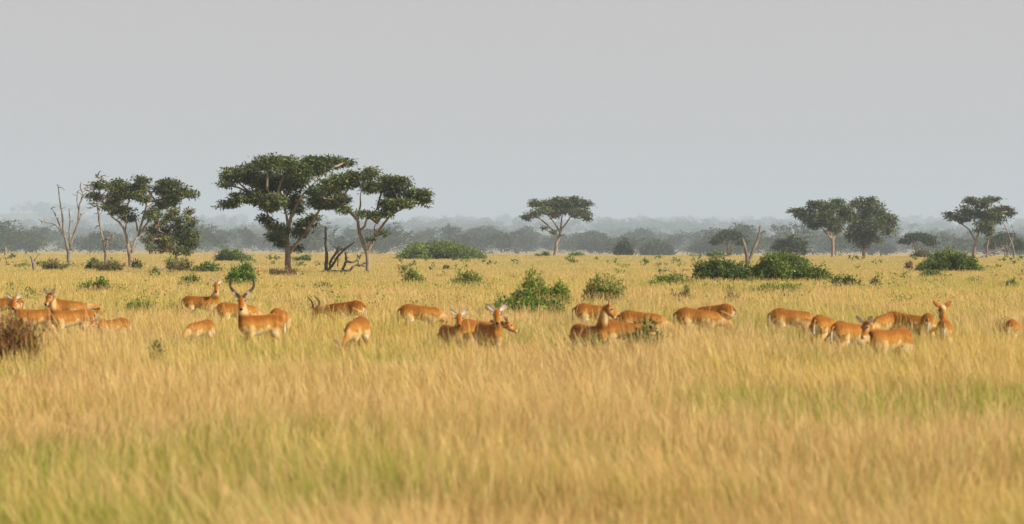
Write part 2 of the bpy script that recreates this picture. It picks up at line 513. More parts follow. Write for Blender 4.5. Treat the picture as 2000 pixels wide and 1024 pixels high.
tree('acacia_tree', 'open-crowned acacia with two trunks near the right edge', 'tree', R5, (1590, 608),
     [[(1588, 608, 14), (1600, 500, 12), (1620, 430, 10), (1640, 350, 7), (1660, 250, 4)],
      [(1608, 470, 8), (1575, 400, 7), (1540, 350, 5), (1480, 310, 3)],
      [(1695, 604, 9), (1700, 480, 8), (1720, 420, 6), (1740, 330, 4)],
      [(1640, 370, 6), (1720, 300, 4), (1810, 230, 3)]],
     [(1425, 262, 50, 30), (1400, 240, 32, 16), (1500, 285, 62, 30), (1540, 220, 82, 42), (1545, 138, 60, 26), (1640, 160, 85, 42), (1760, 122, 62, 28),
      (1620, 250, 90, 46), (1720, 255, 80, 50), (1820, 210, 75, 42), (1880, 240, 38, 38), (1800, 290, 62, 30), (1660, 320, 70, 36), (1720, 350, 50, 34), (1610, 380, 22, 14), (1700, 400, 40, 30)],
     d=560, seed=19, leaf_px=5.3, cols=DUSKY, dense=.75)

tree('dead_tree', 'forked pale dead trunk broken short, rising from the dark green bushes', 'tree', R4, (1088, 870),
     [[(1088, 870, 17), (1100, 770, 20), (1085, 680, 17), (1070, 600, 14), (1055, 540, 9)],
      [(1105, 770, 16), (1150, 660, 16), (1190, 560, 16), (1215, 480, 13), (1225, 405, 10)],
      [(1205, 500, 10), (1240, 470, 7), (1275, 455, 5)]],
     [], seed=20, bark='grey_bark', wob=.12, depth=.6)
tree('fallen_tree', 'pale fallen branch propped at a slant under the right edge acacia', 'fallen tree', R5, (1645, 606),
     [[(1640, 604, 9), (1700, 570, 8), (1780, 540, 7), (1840, 520, 4)], [(1740, 560, 6), (1850, 560, 4)], [(1780, 535, 4), (1760, 480, 3)]],
     [], d=540, seed=21, bark='grey_bark', wob=.12, twigs=2)
tree('dead_tree', 'thin leaning dead tree at the right edge before a hazy acacia', 'tree', R5, (1922, 606),
     [[(1922, 606, 10), (1915, 530, 8), (1890, 450, 6), (1860, 380, 4), (1830, 310, 2)], [(1900, 480, 4), (1912, 400, 2.4), (1908, 350, 1.6)]],
     [], d=570, seed=22, bark='grey_bark', wob=.1, twigs=2)
tree('fallen_branch', 'pale fallen branch lying in the grass left of the dark green bushes', 'branch', R4, (350, 868),
     [[(440, 866, 5), (360, 852, 5), (240, 830, 3)], [(360, 855, 4), (420, 845, 2.5)], [(300, 845, 3), (250, 862, 2)], [(470, 870, 7), (472, 830, 6)]],
     [], seed=23, bark='grey_bark', wob=.12, twigs=4)
tree('fallen_branch', 'bleached fallen branch lying below the olive green tree', 'branch', R1, (1300, 900),
     [[(1390, 872, 5), (1310, 880, 6), (1200, 908, 5)], [(1350, 876, 4), (1390, 890, 3)]], [], seed=24, bark='grey_bark', wob=.1)


# ------------------------------------------------------------------ bushes and weeds
GREEN = [(0.115, 0.181, 0.031), (0.149, 0.206, 0.036), (0.088, 0.138, 0.029), (0.203, 0.237, 0.048)]
BRIGHT = [(0.156, 0.253, 0.031), (0.12, 0.207, 0.028), (0.204, 0.287, 0.044), (0.09, 0.161, 0.026)]
DARK = [(0.072, 0.119, 0.026), (0.098, 0.15, 0.03), (0.13, 0.181, 0.038), (0.058, 0.094, 0.024)]
DEEP = [(.05, .105, .02), (.06, .125, .024), (.04, .08, .018)]
YELLOW = [(0.218, 0.269, 0.046), (0.172, 0.235, 0.04), (0.265, 0.28, 0.055), (0.127, 0.19, 0.033)]
BROWN = [(0.221, 0.13, 0.072), (0.169, 0.098, 0.058), (0.286, 0.195, 0.104), (0.13, 0.111, 0.052)]
REDBR = [(.27, .095, .035), (.20, .07, .03), (.33, .19, .055), (.24, .23, .05), (.30, .14, .05)]


def bush(name, label, px, by, hw, h, cols=GREEN, leaf_px=5.0, lumps=None, cat='bush', group=None, dense=1.0, seed=1, ragged=.32,
         stems=6, aspect=.45, upright=.3, d=None, deep=.8, edge=.75):
    """leafy shrub: lumps under a ragged dome, woody stems from the base"""
    rng = np.random.default_rng(seed + 100)
    root = ground_at(px, by) if d is None else on_ground(px, d)
    s = F / root[1]
    e = empty(name, root)
    tag(e, label, cat, group)
    W, Hh = hw / s, h / s
    n = lumps or int(6 + hw / 6)
    parts, mb = [], MB()
    for k in range(n):
        u = rng.uniform(-1, 1); v = rng.uniform(-1, 1) * deep
        prof = max(.28, (1 - edge * abs(u) ** 2.2) * (1 - .4 * v * v)) * rng.uniform(1 - ragged * 1.6, 1.05)
        rx = W * rng.uniform(.20, .36); rz = min(Hh * .5 * prof, Hh * rng.uniform(.18, .34))
        top = Hh * prof
        layers = max(1, int(math.ceil(top / (2.1 * rz))))
        for j in range(layers):
            zc = max(rz * .7, top - rz - j * 1.7 * rz)
            c = np.array([u * (W - rx * .8), v * W * .75, zc])
            area = math.pi * rx * rz * s * s
            nt = max(3, int(area * .95 * dense * (6 / leaf_px) ** 2 / 10))
            parts.append(tufted(c, (rx, rx, rz), nt, 8, 1.3 * leaf_px / s, leaf_px / s, cols, .75, .05, rng, aspect, upright))
        if k < stems:
            mb.tube([(0, 0, -.05), (u * W * .5, v * W * .4, top * .45), (u * W * .85, v * W * .7, top * .9)],
                    np.array([2.0, 1.5, .7]) / s, 5, 3, .1)
        if rng.random() < .8:          # a sprig poking out of the outline
            b0 = np.array([u * (W - rx * .8), v * W * .75, top * .8])
            tip = b0 + np.array([rng.normal(0, .12) * W, rng.normal(0, .1) * W, Hh * rng.uniform(.15, .42)])
            mb.tube([(0, 0, -.05), b0 * [.6, .6, .5], b0, tip], np.array([1.2, 1.0, .8, .4]) / s, 4, 3)
            parts.append(tufted((b0 + tip * 2) / 3, (1.3 * leaf_px / s, 1.3 * leaf_px / s, np.linalg.norm(tip - b0) * .5), 3, 5, leaf_px / s, leaf_px / s * .9, cols, 1., .0, rng, aspect, upright))
    link('foliage', crown_mesh('foliage', parts), M['leaf'], e)
    link('stem', mb.mesh('stem'), M['twig'], e)
    return e


def weed(name, label, px, by, hw, h, cols=YELLOW, n=14, leaf_px=5.0, cat='weed', group=None, seed=1, d=None, fill=7, spread=.35, upright=.35, aspect=.4):
    """upright herb: many thin stems each carrying leaves"""
    rng = np.random.default_rng(seed + 300)
    root = ground_at(px, by) if d is None else on_ground(px, d)
    s = F / root[1]
    e = empty(name, root)
    tag(e, label, cat, group)
    W, Hh = hw / s, h / s
    parts, mb = [], MB()
    for k in range(n):
        x0, y0 = rng.uniform(-.8, .8) * W, rng.uniform(-.8, .8) * W
        hh = Hh * rng.uniform(.55, 1.05) * (1 - .35 * abs(x0 / W))
        tip = np.array([x0 + rng.normal(0, spread) * W * .5, y0 + rng.normal(0, spread) * W * .5, hh])
        b0 = np.array([x0 * .7, y0 * .7, -.03]); mid = (b0 + tip) / 2 + rng.normal(0, .03, 3) * Hh
        mb.tube([b0, mid, tip], np.array([.9, .7, .4]) / s, 4, 3)
        for t in np.linspace(.25, 1, fill):
            c = (b0 * (1 - t) ** 2 + 2 * mid * t * (1 - t) + tip * t * t)
            parts.append(tufted(c, (leaf_px / s, leaf_px / s, Hh * .06), 2, 4, .8 * leaf_px / s, leaf_px / s * (1.2 - .5 * t), cols, 1., 0, rng, aspect, upright))
    link('foliage', crown_mesh('foliage', parts), M['leaf'], e)
    link('stem', mb.mesh('stem'), M['twig'], e)
    return e


bush('green_bush', 'wide dark green thicket standing on the crest in the middle distance', 860, 507, 92, 40, GREEN, 4.8, 34, seed=1, stems=10, ragged=.35)
bush('green_bush', 'dark glossy green bush left of the forked dead trunk', 1410, 552, 66, 56, DARK, 5.8, 24, seed=2, stems=10, ragged=.3)
bush('green_bush', 'broad sprawling green bush right of the forked dead trunk', 1534, 552, 92, 60, GREEN, 5.6, 32, seed=3, stems=10, ragged=.3)
bush('green_bush', 'smooth domed green bush near the right edge', 1853, 531, 64, 42, GREEN, 4.6, 34, seed=4, ragged=.08)
bush('green_bush', 'small dark low bush in front of the domed bush', 1818, 545, 32, 20, DARK, 4.6, 10, seed=5)
bush('green_bush', 'large leafy bush behind the doe with upright ears', 1036, 630, 82, 68, BRIGHT[1:] + GREEN[:3], 6.8, 30, seed=6, ragged=.5, dense=.6, edge=.55)
bush('low_shrub', 'dark low shrub at the left foot of the large leafy bush', 968, 634, 44, 54, GREEN, 6.4, 14, seed=47, ragged=.5, dense=.8)
bush('leafy_shrub', 'pale yellow-green spiky shrub rising behind the large leafy bush', 1054, 614, 62, 92, YELLOW + BRIGHT[:1], 6.0, 24, seed=7, ragged=.6, dense=.5, edge=.6, upright=.8)
weed('tall_weed', 'tall yellowing herb with brown tops right of the large bush', 1175, 604, 42, 72, YELLOW + REDBR[:1] + GREEN[:1], 44, 7.5, 'plant', seed=8, fill=9)
bush('leafy_shrub', 'bright green round shrub behind the horns of the standing buck', 472, 560, 32, 46, BRIGHT, 6.0, 14, seed=9, ragged=.2)
bush('leafy_shrub', 'mid green shrub left of the doe facing the camera', 273, 624, 36, 52, BRIGHT, 6.5, 12, seed=10, ragged=.35, dense=.75)
bush('leafy_shrub', 'small green shrub right behind the rump of a standing doe', 346, 620, 20, 36, GREEN, 6, 8, seed=11, ragged=.3, dense=.8)
bush('low_shrub', 'low spreading bright green shrub behind the does on the left', 190, 576, 44, 34, BRIGHT, 5.5, 12, seed=12, ragged=.35, dense=.8)
bush('low_shrub', 'low olive shrub between the does and the left trees', 372, 563, 25, 28, GREEN, 5.2, 9, seed=13, ragged=.3, dense=.8)
bush('green_bush', 'rounded green bush on the crest left of the tallest acacia', 452, 500, 40, 24, GREEN, 4.6, 16, seed=14, d=420)
bush('green_bush', 'small green bush just right of the tallest acacia trunk', 592, 511, 21, 14, GREEN, 4.6, 8, seed=15)
bush('green_bush', 'dark green shrub between the thin dead trees on the left', 184, 527, 16, 24, DARK, 5, 8, seed=16, ragged=.3)
bush('green_bush', 'dark little shrub at the foot of the leaning acacia', 267, 526, 11, 16, DARK, 5, 6, seed=17)
bush('green_bush', 'low green bush at the right foot of the olive tree', 402, 532, 30, 18, GREEN, 5, 12, seed=18)
weed('brown_weed', 'brown dry weeds around the stem of the olive green tree', 350, 530, 30, 30, BROWN + GREEN, 30, 5, 'weed', seed=19)
weed('brown_weed', 'brown dry weeds at the foot of the thin dead tree', 215, 532, 34, 24, BROWN[:2] + GREEN[:2], 30, 5, 'weed', seed=20)
weed('brown_weed', 'brown dry weeds beneath the leftmost dead tree', 105, 528, 30, 20, BROWN[:2] + GREEN, 26, 5, 'weed', seed=21)
weed('brown_weed', 'reddish brown weeds at the foot of the tallest acacia', 553, 540, 34, 18, BROWN, 30, 4.6, 'weed', seed=22)
weed('brown_weed', 'dark red-brown dried weed clump at the left edge in the foreground', 34, 738, 52, 128, REDBR, 80, 17, 'weed', seed=23, fill=7, upright=2.6, aspect=.15)
bush('low_shrub', 'low weedy green strip in front of the dark glossy bush', 1310, 560, 56, 26, YELLOW, 5, 14, seed=48, ragged=.45, dense=.5)
bush('low_shrub', 'low weedy green strip in the grass below the broad sprawling bush', 1520, 578, 80, 28, YELLOW, 5, 18, seed=49, ragged=.5, dense=.45)
bush('creeping_shrub', 'dark green leafy sprig in front of the doe looking right', 1258, 714, 50, 100, DEEP + YELLOW[:1], 8.5, 10, seed=31, ragged=.6, dense=.5, edge=.3, upright=.5)
bush('creeping_shrub', 'low ragged green shrub in the grass before the doe looking right', 1136, 726, 62, 90, DEEP + YELLOW, 8.5, 14, seed=25, ragged=.5, dense=.8, edge=.4, upright=.5)
bush('leafy_sprig', 'sparse green leafy sprig in the grass below the buck', 288, 754, 46, 96, DEEP, 9, 7, 'plant', seed=26, ragged=.55, dense=.6, upright=.6)
weed('dry_shrub', 'twiggy half dry shrub beside the antelope at the right edge', 1962, 670, 26, 56, YELLOW + BROWN, 22, 5, 'plant', seed=27)
weed('low_weed', 'low weeds with brown tips on the slope above the lone doe', 1428, 606, 20, 42, YELLOW + BROWN, 18, 5, seed=28)
weed('low_weed', 'straggly brown weeds left of the grazing pair at right of centre', 1335, 598, 26, 42, BROWN + YELLOW, 20, 5, seed=29)
bush('low_shrub', 'low ragged shrub trailing right from the broad green bush', 1650, 565, 38, 30, DARK, 5, 12, seed=30, ragged=.4, dense=.8)
bush('low_shrub', 'pale green low shrub in the open grass right of the broad bush', 1708, 565, 20, 22, GREEN, 5, 7, seed=31, ragged=.4, dense=.6)
bush('low_shrub', 'rounded small green shrub at the far right edge', 1975, 565, 14, 22, BRIGHT, 5, 6, seed=32)
bush('low_shrub', 'grey-green weed patch behind the backs of the right hand group', 1750, 608, 18, 26, GREEN, 5, 5, seed=33, ragged=.5, dense=.45)
bush('low_shrub', 'small paired weed tufts above the doe at the right', 1662, 616, 24, 24, GREEN, 5, 7, seed=34, ragged=.5, dense=.5)
bush('low_shrub', 'light green weedy shrub below the thicket on the crest', 806, 556, 28, 32, YELLOW, 5, 9, seed=35, ragged=.45, dense=.6)
bush('low_shrub', 'wide low yellow-green weed patch left of the large leafy bush', 915, 560, 40, 30, YELLOW, 5, 11, seed=36, ragged=.45, dense=.5)
bush('low_shrub', 'tiny dark green tuft in the open grass below the thicket', 869, 528, 14, 9, DARK, 4, 5, seed=37)
bush('low_shrub', 'small dark tuft beside a tiny far antelope head', 789, 532, 7, 11, DARK, 4, 4, seed=38)
bush('low_shrub', 'sparse dark sprig in the grass below the second acacia', 628, 568, 20, 22, DARK, 5, 6, seed=39, ragged=.4, dense=.5)
bush('low_shrub', 'low green shrub on the crest below the lone acacia', 1060, 501, 20, 8, GREEN, 3.6, 7, seed=40, d=560)
bush('low_shrub', 'small green bush on the crest right of the lone acacia', 1120, 501, 22, 8, GREEN, 3.6, 7, seed=41, d=560)
bush('green_bush', 'low flat green bush on the crest left of the forked dead trunk', 1385, 503, 40, 11, GREEN, 3.8, 12, seed=42, d=560)
bush('low_shrub', 'small weed shrub under the far umbrella tree by the domed bush', 1800, 508, 24, 18, BROWN + DARK, 4, 10, seed=43, d=575)
bush('low_shrub', 'small dark sprig behind the heads of the two leftmost does', 62, 585, 9, 22, DARK, 5, 4, seed=44, ragged=.4)
weed('low_weed', 'brown dry weed clump left of the domed bush', 1776, 528, 9, 20, BROWN, 10, 4, seed=45)
bush('low_shrub', 'weedy green patch in the grass between doe and domed bush', 1905, 553, 30, 10, YELLOW, 4.6, 7, seed=46, ragged=.4, dense=.4)


# low weeds between the grass, too many and too vague to count
def low_weeds():
    rng = np.random.default_rng(77)
    parts = []
    for k in range(620):
        d = math.exp(rng.uniform(math.log(80), math.log(480)))
        x = rng.uniform(-.2, .2) * d
        if vnoise(x, d, 16, 4) < .52: continue
        z = float(terrain(x, d)); s = F / d
        h = rng.uniform(.5, 1.0); w = rng.uniform(.3, 1.2)
        cols = [GREEN, YELLOW, YELLOW, YELLOW, GREEN][rng.integers(0, 5)]
        parts.append(tufted((x, d, z + h * .62), (w, w, h * .42), rng.integers(4, 9), 6, .16, max(.09, 5.0 / s), cols, .9, 0, rng, .42, .4))
    o = link('low_weeds', crown_mesh('low_weeds', parts), M['leaf'])
    tag(o, 'scattered low green and brown weeds growing through the grass', 'weeds', None, 'stuff')


low_weeds()

# ------------------------------------------------------------------ antelopes
def loft(sections, sides=14):
    """sections: (center, side, normal, half width, half height)"""
    a = np.linspace(0, 2 * np.pi, sides, endpoint=False)
    V, Fc = [], []
    for c, s_, n_, hw, hh in sections:
        V.append(np.asarray(c) + (np.cos(a) * hw)[:, None] * np.asarray(s_) + (np.sin(a) * hh)[:, None] * np.asarray(n_))
    m = len(sections)
    V = np.vstack(V)
    for i in range(m - 1):
        for k in range(sides):
            k2 = (k + 1) % sides
            Fc.append((i * sides + k, i * sides + k2, (i + 1) * sides + k2, (i + 1) * sides + k))
    caps = [tuple(range(sides))[::-1], tuple((m - 1) * sides + k for k in range(sides))]
    return V, Fc, caps


def tube_sections(pts, rads, flat=1.0):
    pts = np.asarray(pts, float)
    T = unit(np.gradient(pts, axis=0))
    out = []
    for p, t, r in zip(pts, T, rads):
        s_ = np.array([0, 1., 0]); n_ = unit(np.cross(s_, t))
        s_ = np.cross(t, n_)
        out.append((p, s_, n_, r * flat, r))
    return out


def resample(pts, rads, k=3):
    pts = np.asarray(pts, float); n = len(pts)
    u = np.linspace(0, n - 1, (n - 1) * k + 1)
    P = np.stack([np.interp(u, np.arange(n), pts[:, a]) for a in range(3)], 1)
    return P, np.interp(u, np.arange(n), rads)


CO = dict(back=(.20, .070, .010), mid=(.325, .144, .026), low=(.54, .36, .155), white=(.60, .54, .43), dark=(.04, .026, .018), tan=(.42, .22, .07))


def kob_frames(pose, yaw):
    """head joint, head axes"""
    pitch = {'half': 44, 'up': 47, 'graze': 70, 'browse': 62, 'low': 25, 'mid': 58, 'lie': 36, 'rest': 15}[pose]
    J = {'half': (.54, 0, 1.10), 'up': (.50, 0, 1.23), 'graze': (.80, 0, .33), 'browse': (.84, 0, .60), 'low': (.63, 0, .77), 'mid': (.62, 0, .98), 'lie': (.48, 0, 1.20), 'rest': (.66, 0, .66)}[pose]
    y, p = R(yaw), R(pitch)
    f = np.array([math.cos(y) * math.cos(p), math.sin(y) * math.cos(p), -math.sin(p)])
    s_ = np.array([-math.sin(y), math.cos(y), 0])
    u = np.cross(f, s_)
    J = np.array(J) + np.array([math.cos(y) * .05 - .03, math.sin(y) * .07, 0]) * (1 if pose not in ('graze', 'browse') else .5)
    return J, f, s_, u


_cache = {}
HA, HB = 1.10, 1.30          # head length and breadth against the basic plan


def kob_meshes(pose, yaw, male, variant):
    key = (pose, yaw, male, variant)
    if key in _cache: return _cache[key]
    rng = np.random.default_rng(variant + 50)
    Y = np.array([0, 1., 0]); Z = np.array([0, 0, 1.])
    J, f, s_, u = kob_frames(pose, yaw)
    lofts = []
    T = [(-.565, .715, .06, .07), (-.53, .705, .115, .15), (-.44, .685, .16, .198), (-.32, .675, .172, .205), (-.15, .685, .152, .178), (.02, .664, .172, .198),
         (.17, .650, .178, .215), (.30, .655, .155, .220), (.40, .675, .125, .195), (.47, .69, .095, .150), (.52, .70, .05, .08)]
    k = 1.06 if male else 1.0
    T = [(x_, z_ + np.interp(x_, [-.5, -.34, -.1, .2], [.0, .02, .0, -.005]), a_, b_) for x_, z_, a_, b_ in T]
    if pose in ('graze', 'browse', 'low'):      # head down: rounded croup, back sloping to the shoulders
        T = [(x_, z_ + np.interp(x_, [-.5, -.3, .1, .5], [.0, .02, -.005, -.06]), a_, b_ * np.interp(x_, [-.5, -.3, .1, .5], [1, 1.04, 1., .95])) for x_, z_, a_, b_ in T]
    lofts.append(loft([((x, 0, z), Y, Z, hw * k, hh * k) for x, z, hw, hh in T], 18))
    # neck: a bezier from the shoulders to the head
    down = pose in ('graze', 'browse')
    P0 = np.array([.31 if down else .33, 0, .63 if down else .715]); P3 = J - f * .01
    d0 = unit(J - P0) * .6 + np.array([.5, 0, .05] if down else [.4, 0, .2]); d3 = -unit(u * .75 + f * -.25) if pose in ('up', 'half', 'mid', 'lie') else -unit(f * .8 + u * .1)
    ln = np.linalg.norm(P3 - P0)
    P1 = P0 + unit(d0) * ln * .35; P2 = P3 + d3 * ln * .30
    secs = []
    nk = 1.28 if male else 1.0
    for t in np.linspace(0, 1, 9):
        p = P0 * (1 - t) ** 3 + 3 * P1 * t * (1 - t) ** 2 + 3 * P2 * t * t * (1 - t) + P3 * t ** 3
        tg = unit(3 * (P1 - P0) * (1 - t) ** 2 + 6 * (P2 - P1) * t * (1 - t) + 3 * (P3 - P2) * t * t)
        sd = unit(Y * (1 - t) + s_ * t); n_ = unit(np.cross(tg, sd)); sd = np.cross(n_, tg)
        w = np.interp(t, [0, .3, .7, 1], [.118, .082, .060, .057]) * nk
        h = np.interp(t, [0, .3, .7, 1], [.165 if down else .190, .128, .088, .074]) * nk
        secs.append((p, sd, n_, w, h))
    lofts.append(loft(secs, 14))
    # head
    Hs = [(-.055, .0, .030, .035), (-.03, .005, .052, .058), (.02, .008, .062, .070), (.075, .0, .064, .072), (.12, -.008, .052, .060), (.17, -.014, .041, .049),
          (.215, -.018, .037, .042), (.25, -.020, .036, .038), (.272, -.020, .028, .028), (.283, -.020, .012, .014)]
    lofts.append(loft([(J + f * a * HA + u * b * HB, s_, u, hw * HB, hh * HB * .95) for a, b, hw, hh in Hs], 14))
    # legs
    for sd in (1, -1):
        o1, o2 = rng.uniform(-.09, .09, 2)
        if pose in ('lie', 'rest'):
            fl = [(.30, sd * .09, .62), (.26, sd * .11, .47), (.42, sd * .12, .43), (.22, sd * .13, .41)]
            hl = [(-.36, sd * .10, .62), (-.20, sd * .15, .48), (-.45, sd * .16, .43), (-.25, sd * .17, .41)]
            fr, hr = [.10, .06, .035, .028], [.15, .10, .045, .03]
        else:
            fl = [(.31, sd * .085, .66), (.29, sd * .095, .50), (.30 + o1 * .4, sd * .085, .30), (.295 + o1 * .85, sd * .082, .10), (.325 + o1, sd * .082, .035), (.335 + o1, sd * .082, .0)]
            hl = [(-.37, sd * .085, .68), (-.30, sd * .105, .50), (-.47 + o2 * .3, sd * .092, .325), (-.45 + o2 * .8, sd * .085, .10), (-.42 + o2, sd * .085, .035), (-.41 + o2, sd * .085, .0)]
            fr, hr = [.122, .070, .036, .025, .027, .026], [.176, .10, .040, .027, .028, .027]
        for pts, rr in ((fl, fr), (hl, hr)):
            P, rr = resample(pts, rr, 3)
            lofts.append(loft(tube_sections(P, rr, .8), 10))
    V, polys, off = [], [], 0
    for v, q, caps in lofts:
        V.append(v)
        polys += [tuple(i + off for i in a) for a in q] + [tuple(i + off for i in a) for a in caps]
        off += len(v)
    me = bpy.data.meshes.new('tmp')
    me.from_pydata(np.vstack(V).tolist(), [], polys)
    ob = bpy.data.objects.new('tmp', me); COL.objects.link(ob)
    m = ob.modifiers.new('r', 'REMESH'); m.mode = 'VOXEL'; m.voxel_size = .015
    m = ob.modifiers.new('s', 'SMOOTH'); m.factor = .5; m.iterations = 5
    dg = bpy.context.evaluated_depsgraph_get()
    body = bpy.data.meshes.new_from_object(ob.evaluated_get(dg))
    body.name = 'body'
    bpy.data.objects.remove(ob); bpy.data.meshes.remove(me)
    n = len(body.vertices)
    X = np.empty(n * 3, np.float32); body.vertices.foreach_get('co', X); X = X.reshape(-1, 3).astype(float)
    body.polygons.foreach_set('use_smooth', np.ones(len(body.polygons), bool))
    # coat pattern of the animal
    x, y, z = X.T
    C = {a: np.array(b) for a, b in CO.items()}
    if male: C['back'] = np.array((.175, .056, .006))
    mixc = lambda A, B, t: A * (1 - t[:, None]) + B * t[:, None]
    wob = .02 * np.sin(x * 13 + variant) + .012 * np.sin(x * 31 + 2)
    col = mixc(np.tile(C['mid'], (n, 1)), np.tile(C['back'], (n, 1)), sstep(.68, .82, z + wob))
    col = mixc(np.tile(C['low'], (n, 1)), col, sstep(.575, .655, z + wob * 2.0))
    belly = (1 - sstep(.495, .535, z)) * sstep(-.36, -.28, x) * (1 - sstep(.22, .30, x)) * (z > .40)
    col = mixc(col, np.tile(C['white'], (n, 1)), belly)
    legs = 1 - sstep(.38, .46, z)
    if pose not in ('lie', 'rest'):
        col = mixc(col, np.tile(C['tan'], (n, 1)), legs)
        front = legs * np.where(x > 0, sstep(.30, .33, x - np.interp(z, [0, .3, .5], [.0, 0, -.01])), 0) * (z > .04)
        col = mixc(col, np.tile(C['dark'], (n, 1)), np.clip(front, 0, 1) * .9)
        col = mixc(col, np.tile(C['dark'], (n, 1)), (z < .035) * 1.0)
    rump = (x < -.50) * (np.abs(y) < .058) * (z < .72) * (z > .48)
    col = mixc(col, np.tile(C['white'], (n, 1)), rump * 1.0)
    # head and neck
    rel = X - J
    a, b, c = rel @ f / HA, rel @ u / HB, rel @ s_ / HB
    head = (a > -.035) & (np.abs(c) < .09) & (b > -.078) & (b < .10) & (np.linalg.norm(rel, axis=1) < .36)
    neck = sstep(.84, .95, z) if pose in ('up', 'half', 'mid', 'lie') else sstep(.52, .60, x) * 1.0
    under = np.clip(-(rel @ u) * 4, 0, 1) if pose in ('graze', 'browse') else sstep(-.01, .05, (X - (P0 + P3) / 2) @ unit(np.array([f[0], f[1], 0])) - .0)
    col = mixc(col, mixc(np.tile(C['mid'], (n, 1)) * 1.02, np.tile(np.array((.56, .41, .21)), (n, 1)), np.clip(under * 1.15, 0, 1) * .85), neck * (~head))
    throat = np.exp(-(((a - .035) / .04) ** 2 + ((b + .085) / .028) ** 2 + (c / .035) ** 2))
    hc = np.tile(np.array((.28, .098, .010)), (n, 1))
    hc = mixc(hc, np.tile(C['low'], (n, 1)), sstep(.030, .052, np.abs(c)) * sstep(.03, .12, a) * .8)
    hc = mixc(hc, np.tile(C['white'], (n, 1)), (1 - sstep(-.068, -.048, b)) * .8 * sstep(.10, .15, a))
    for sg in (1, -1):
        eye = np.sqrt((a - .085) ** 2 + (b - .028) ** 2 + (c - sg * .057) ** 2)
        hc = mixc(hc, np.tile(C['white'], (n, 1)), (1 - sstep(.022, .032, eye)) * .85)
    hc = mixc(hc, np.tile(C['white'], (n, 1)), sstep(.205, .225, a) * (1 - sstep(-.01, .0, b - .0)))
    hc = mixc(hc, np.tile(C['dark'], (n, 1)) * .6, sstep(.245, .258, a) * sstep(-.032, -.022, b))
    col[head] = hc[head]
    col = mixc(col, np.tile(C['white'], (n, 1)), np.clip(throat * .4, 0, 1))
    set_col(body, np.clip(col, 0, 1))
    body.materials.clear(); body.materials.append(M['coat'])
    kids = []
    # ears: two-layered spoons, pale inside, brown and dark-tipped outside
    for sg in (1, -1):
        base = J + f * .005 + s_ * sg * .058 + u * .058
        if pose in ('graze', 'browse'): ax = unit(s_ * sg * .8 + u * .45 - f * .45)
        else: ax = unit(s_ * sg * .78 + u * .52 - f * .42)
        nf = unit(np.cross(ax, np.cross(u * .5 + f * .75, ax)))
        wd = np.cross(ax, nf)
        rows, Vv, cc = 7, [], []
        for side_, col_ in ((1, (.68, .60, .52)), (-1, (.33, .13, .035))):
            for i, t in enumerate(np.linspace(0, 1, rows)):
                w = .050 * math.sin(math.pi * min(1, t * .82 + .14)) ** .8 + .004
                for j in (-1, -.5, 0, .5, 1):
                    dz = -.018 * (1 - j * j) * math.sin(math.pi * (t * .8 + .1)) + (.005 if side_ > 0 else -.005)
                    Vv.append(base + ax * .185 * t + wd * w * j + nf * dz)
                    tip = sstep(.78, .95, t)
                    edge = .0 if abs(j) < 1 else .55
                    k_ = np.array(col_) * (1 - tip) + np.array(CO['dark']) * tip * 1.5
                    cc.append(k_ * (1 - edge) + np.array((.40, .17, .06)) * edge)
        q = []
        for sidx in (0, 1):
            o = sidx * rows * 5
            for i in range(rows - 1):
                for j in range(4):
                    A_ = [o + i * 5 + j, o + i * 5 + j + 1, o + (i + 1) * 5 + j + 1, o + (i + 1) * 5 + j]
                    q.append(A_ if sidx == 0 else A_[::-1])
        o = rows * 5
        for i in range(rows - 1):
            q.append([i * 5, (i + 1) * 5, o + (i + 1) * 5, o + i * 5]); q.append([i * 5 + 4, o + i * 5 + 4, o + (i + 1) * 5 + 4, (i + 1) * 5 + 4])
        kids.append(('ear', np_mesh('ear', Vv, [np.array(q)], np.clip(np.array(cc), 0, 1), True), 'coat'))
        em = bpy.data.meshes.new('eye')
        import bmesh
        bm = bmesh.new(); bmesh.ops.create_uvsphere(bm, u_segments=10, v_segments=8, radius=.022)
        ec = J + f * .085 * HA + u * .028 * HB + s_ * sg * .054 * HB
        bmesh.ops.translate(bm, verts=bm.verts, vec=Vector(ec)); bm.to_mesh(em); bm.free()
        kids.append(('eye', em, 'eye'))
        if male:
            p0 = R(47)
            hu = u * math.cos(p0) - f * math.sin(p0); hf = f * math.cos(p0) + u * math.sin(p0)
            H = [(0, .036, -.01), (-.03, .075, .05), (-.07, .145, .105), (-.10, .20, .155), (-.105, .224, .215), (-.075, .222, .285), (-.03, .212, .35), (.0, .20, .41)]
            P = [J + f * .02 + u * .075 + (hf * h[0] + s_ * sg * h[1] + hu * h[2]) * 1.1 for h in H]
            hb = MB(); hb.tube(P, [.034, .034, .033, .031, .027, .022, .014, .006], 9, 6, .05)
            kids.append(('horn', hb.mesh('horn'), 'horn'))
    tb = MB()
    tz = 0
    tb.tube([(-.555, 0, .80), (-.61, 0, .74), (-.625, .01, .62), (-.615, .015, .50), (-.61, .015, .46)], [.022, .022, .019, .024, .008], 8, 4)
    tm = tb.mesh('tail')
    tv = np.empty(len(tm.vertices) * 3, np.float32); tm.vertices.foreach_get('co', tv); tv = tv.reshape(-1, 3)
    tc = np.where((tv[:, 2] > .60)[:, None], np.array(CO['mid']), np.array(CO['dark']))
    set_col(tm, np.where(((np.abs(tv[:, 1] - .01) > .012) & (tv[:, 2] < .7))[:, None], np.array(CO['white']), tc))
    kids.append(('tail', tm, 'coat'))
    _cache[key] = (body, kids)
    return _cache[key]


_protos = {}


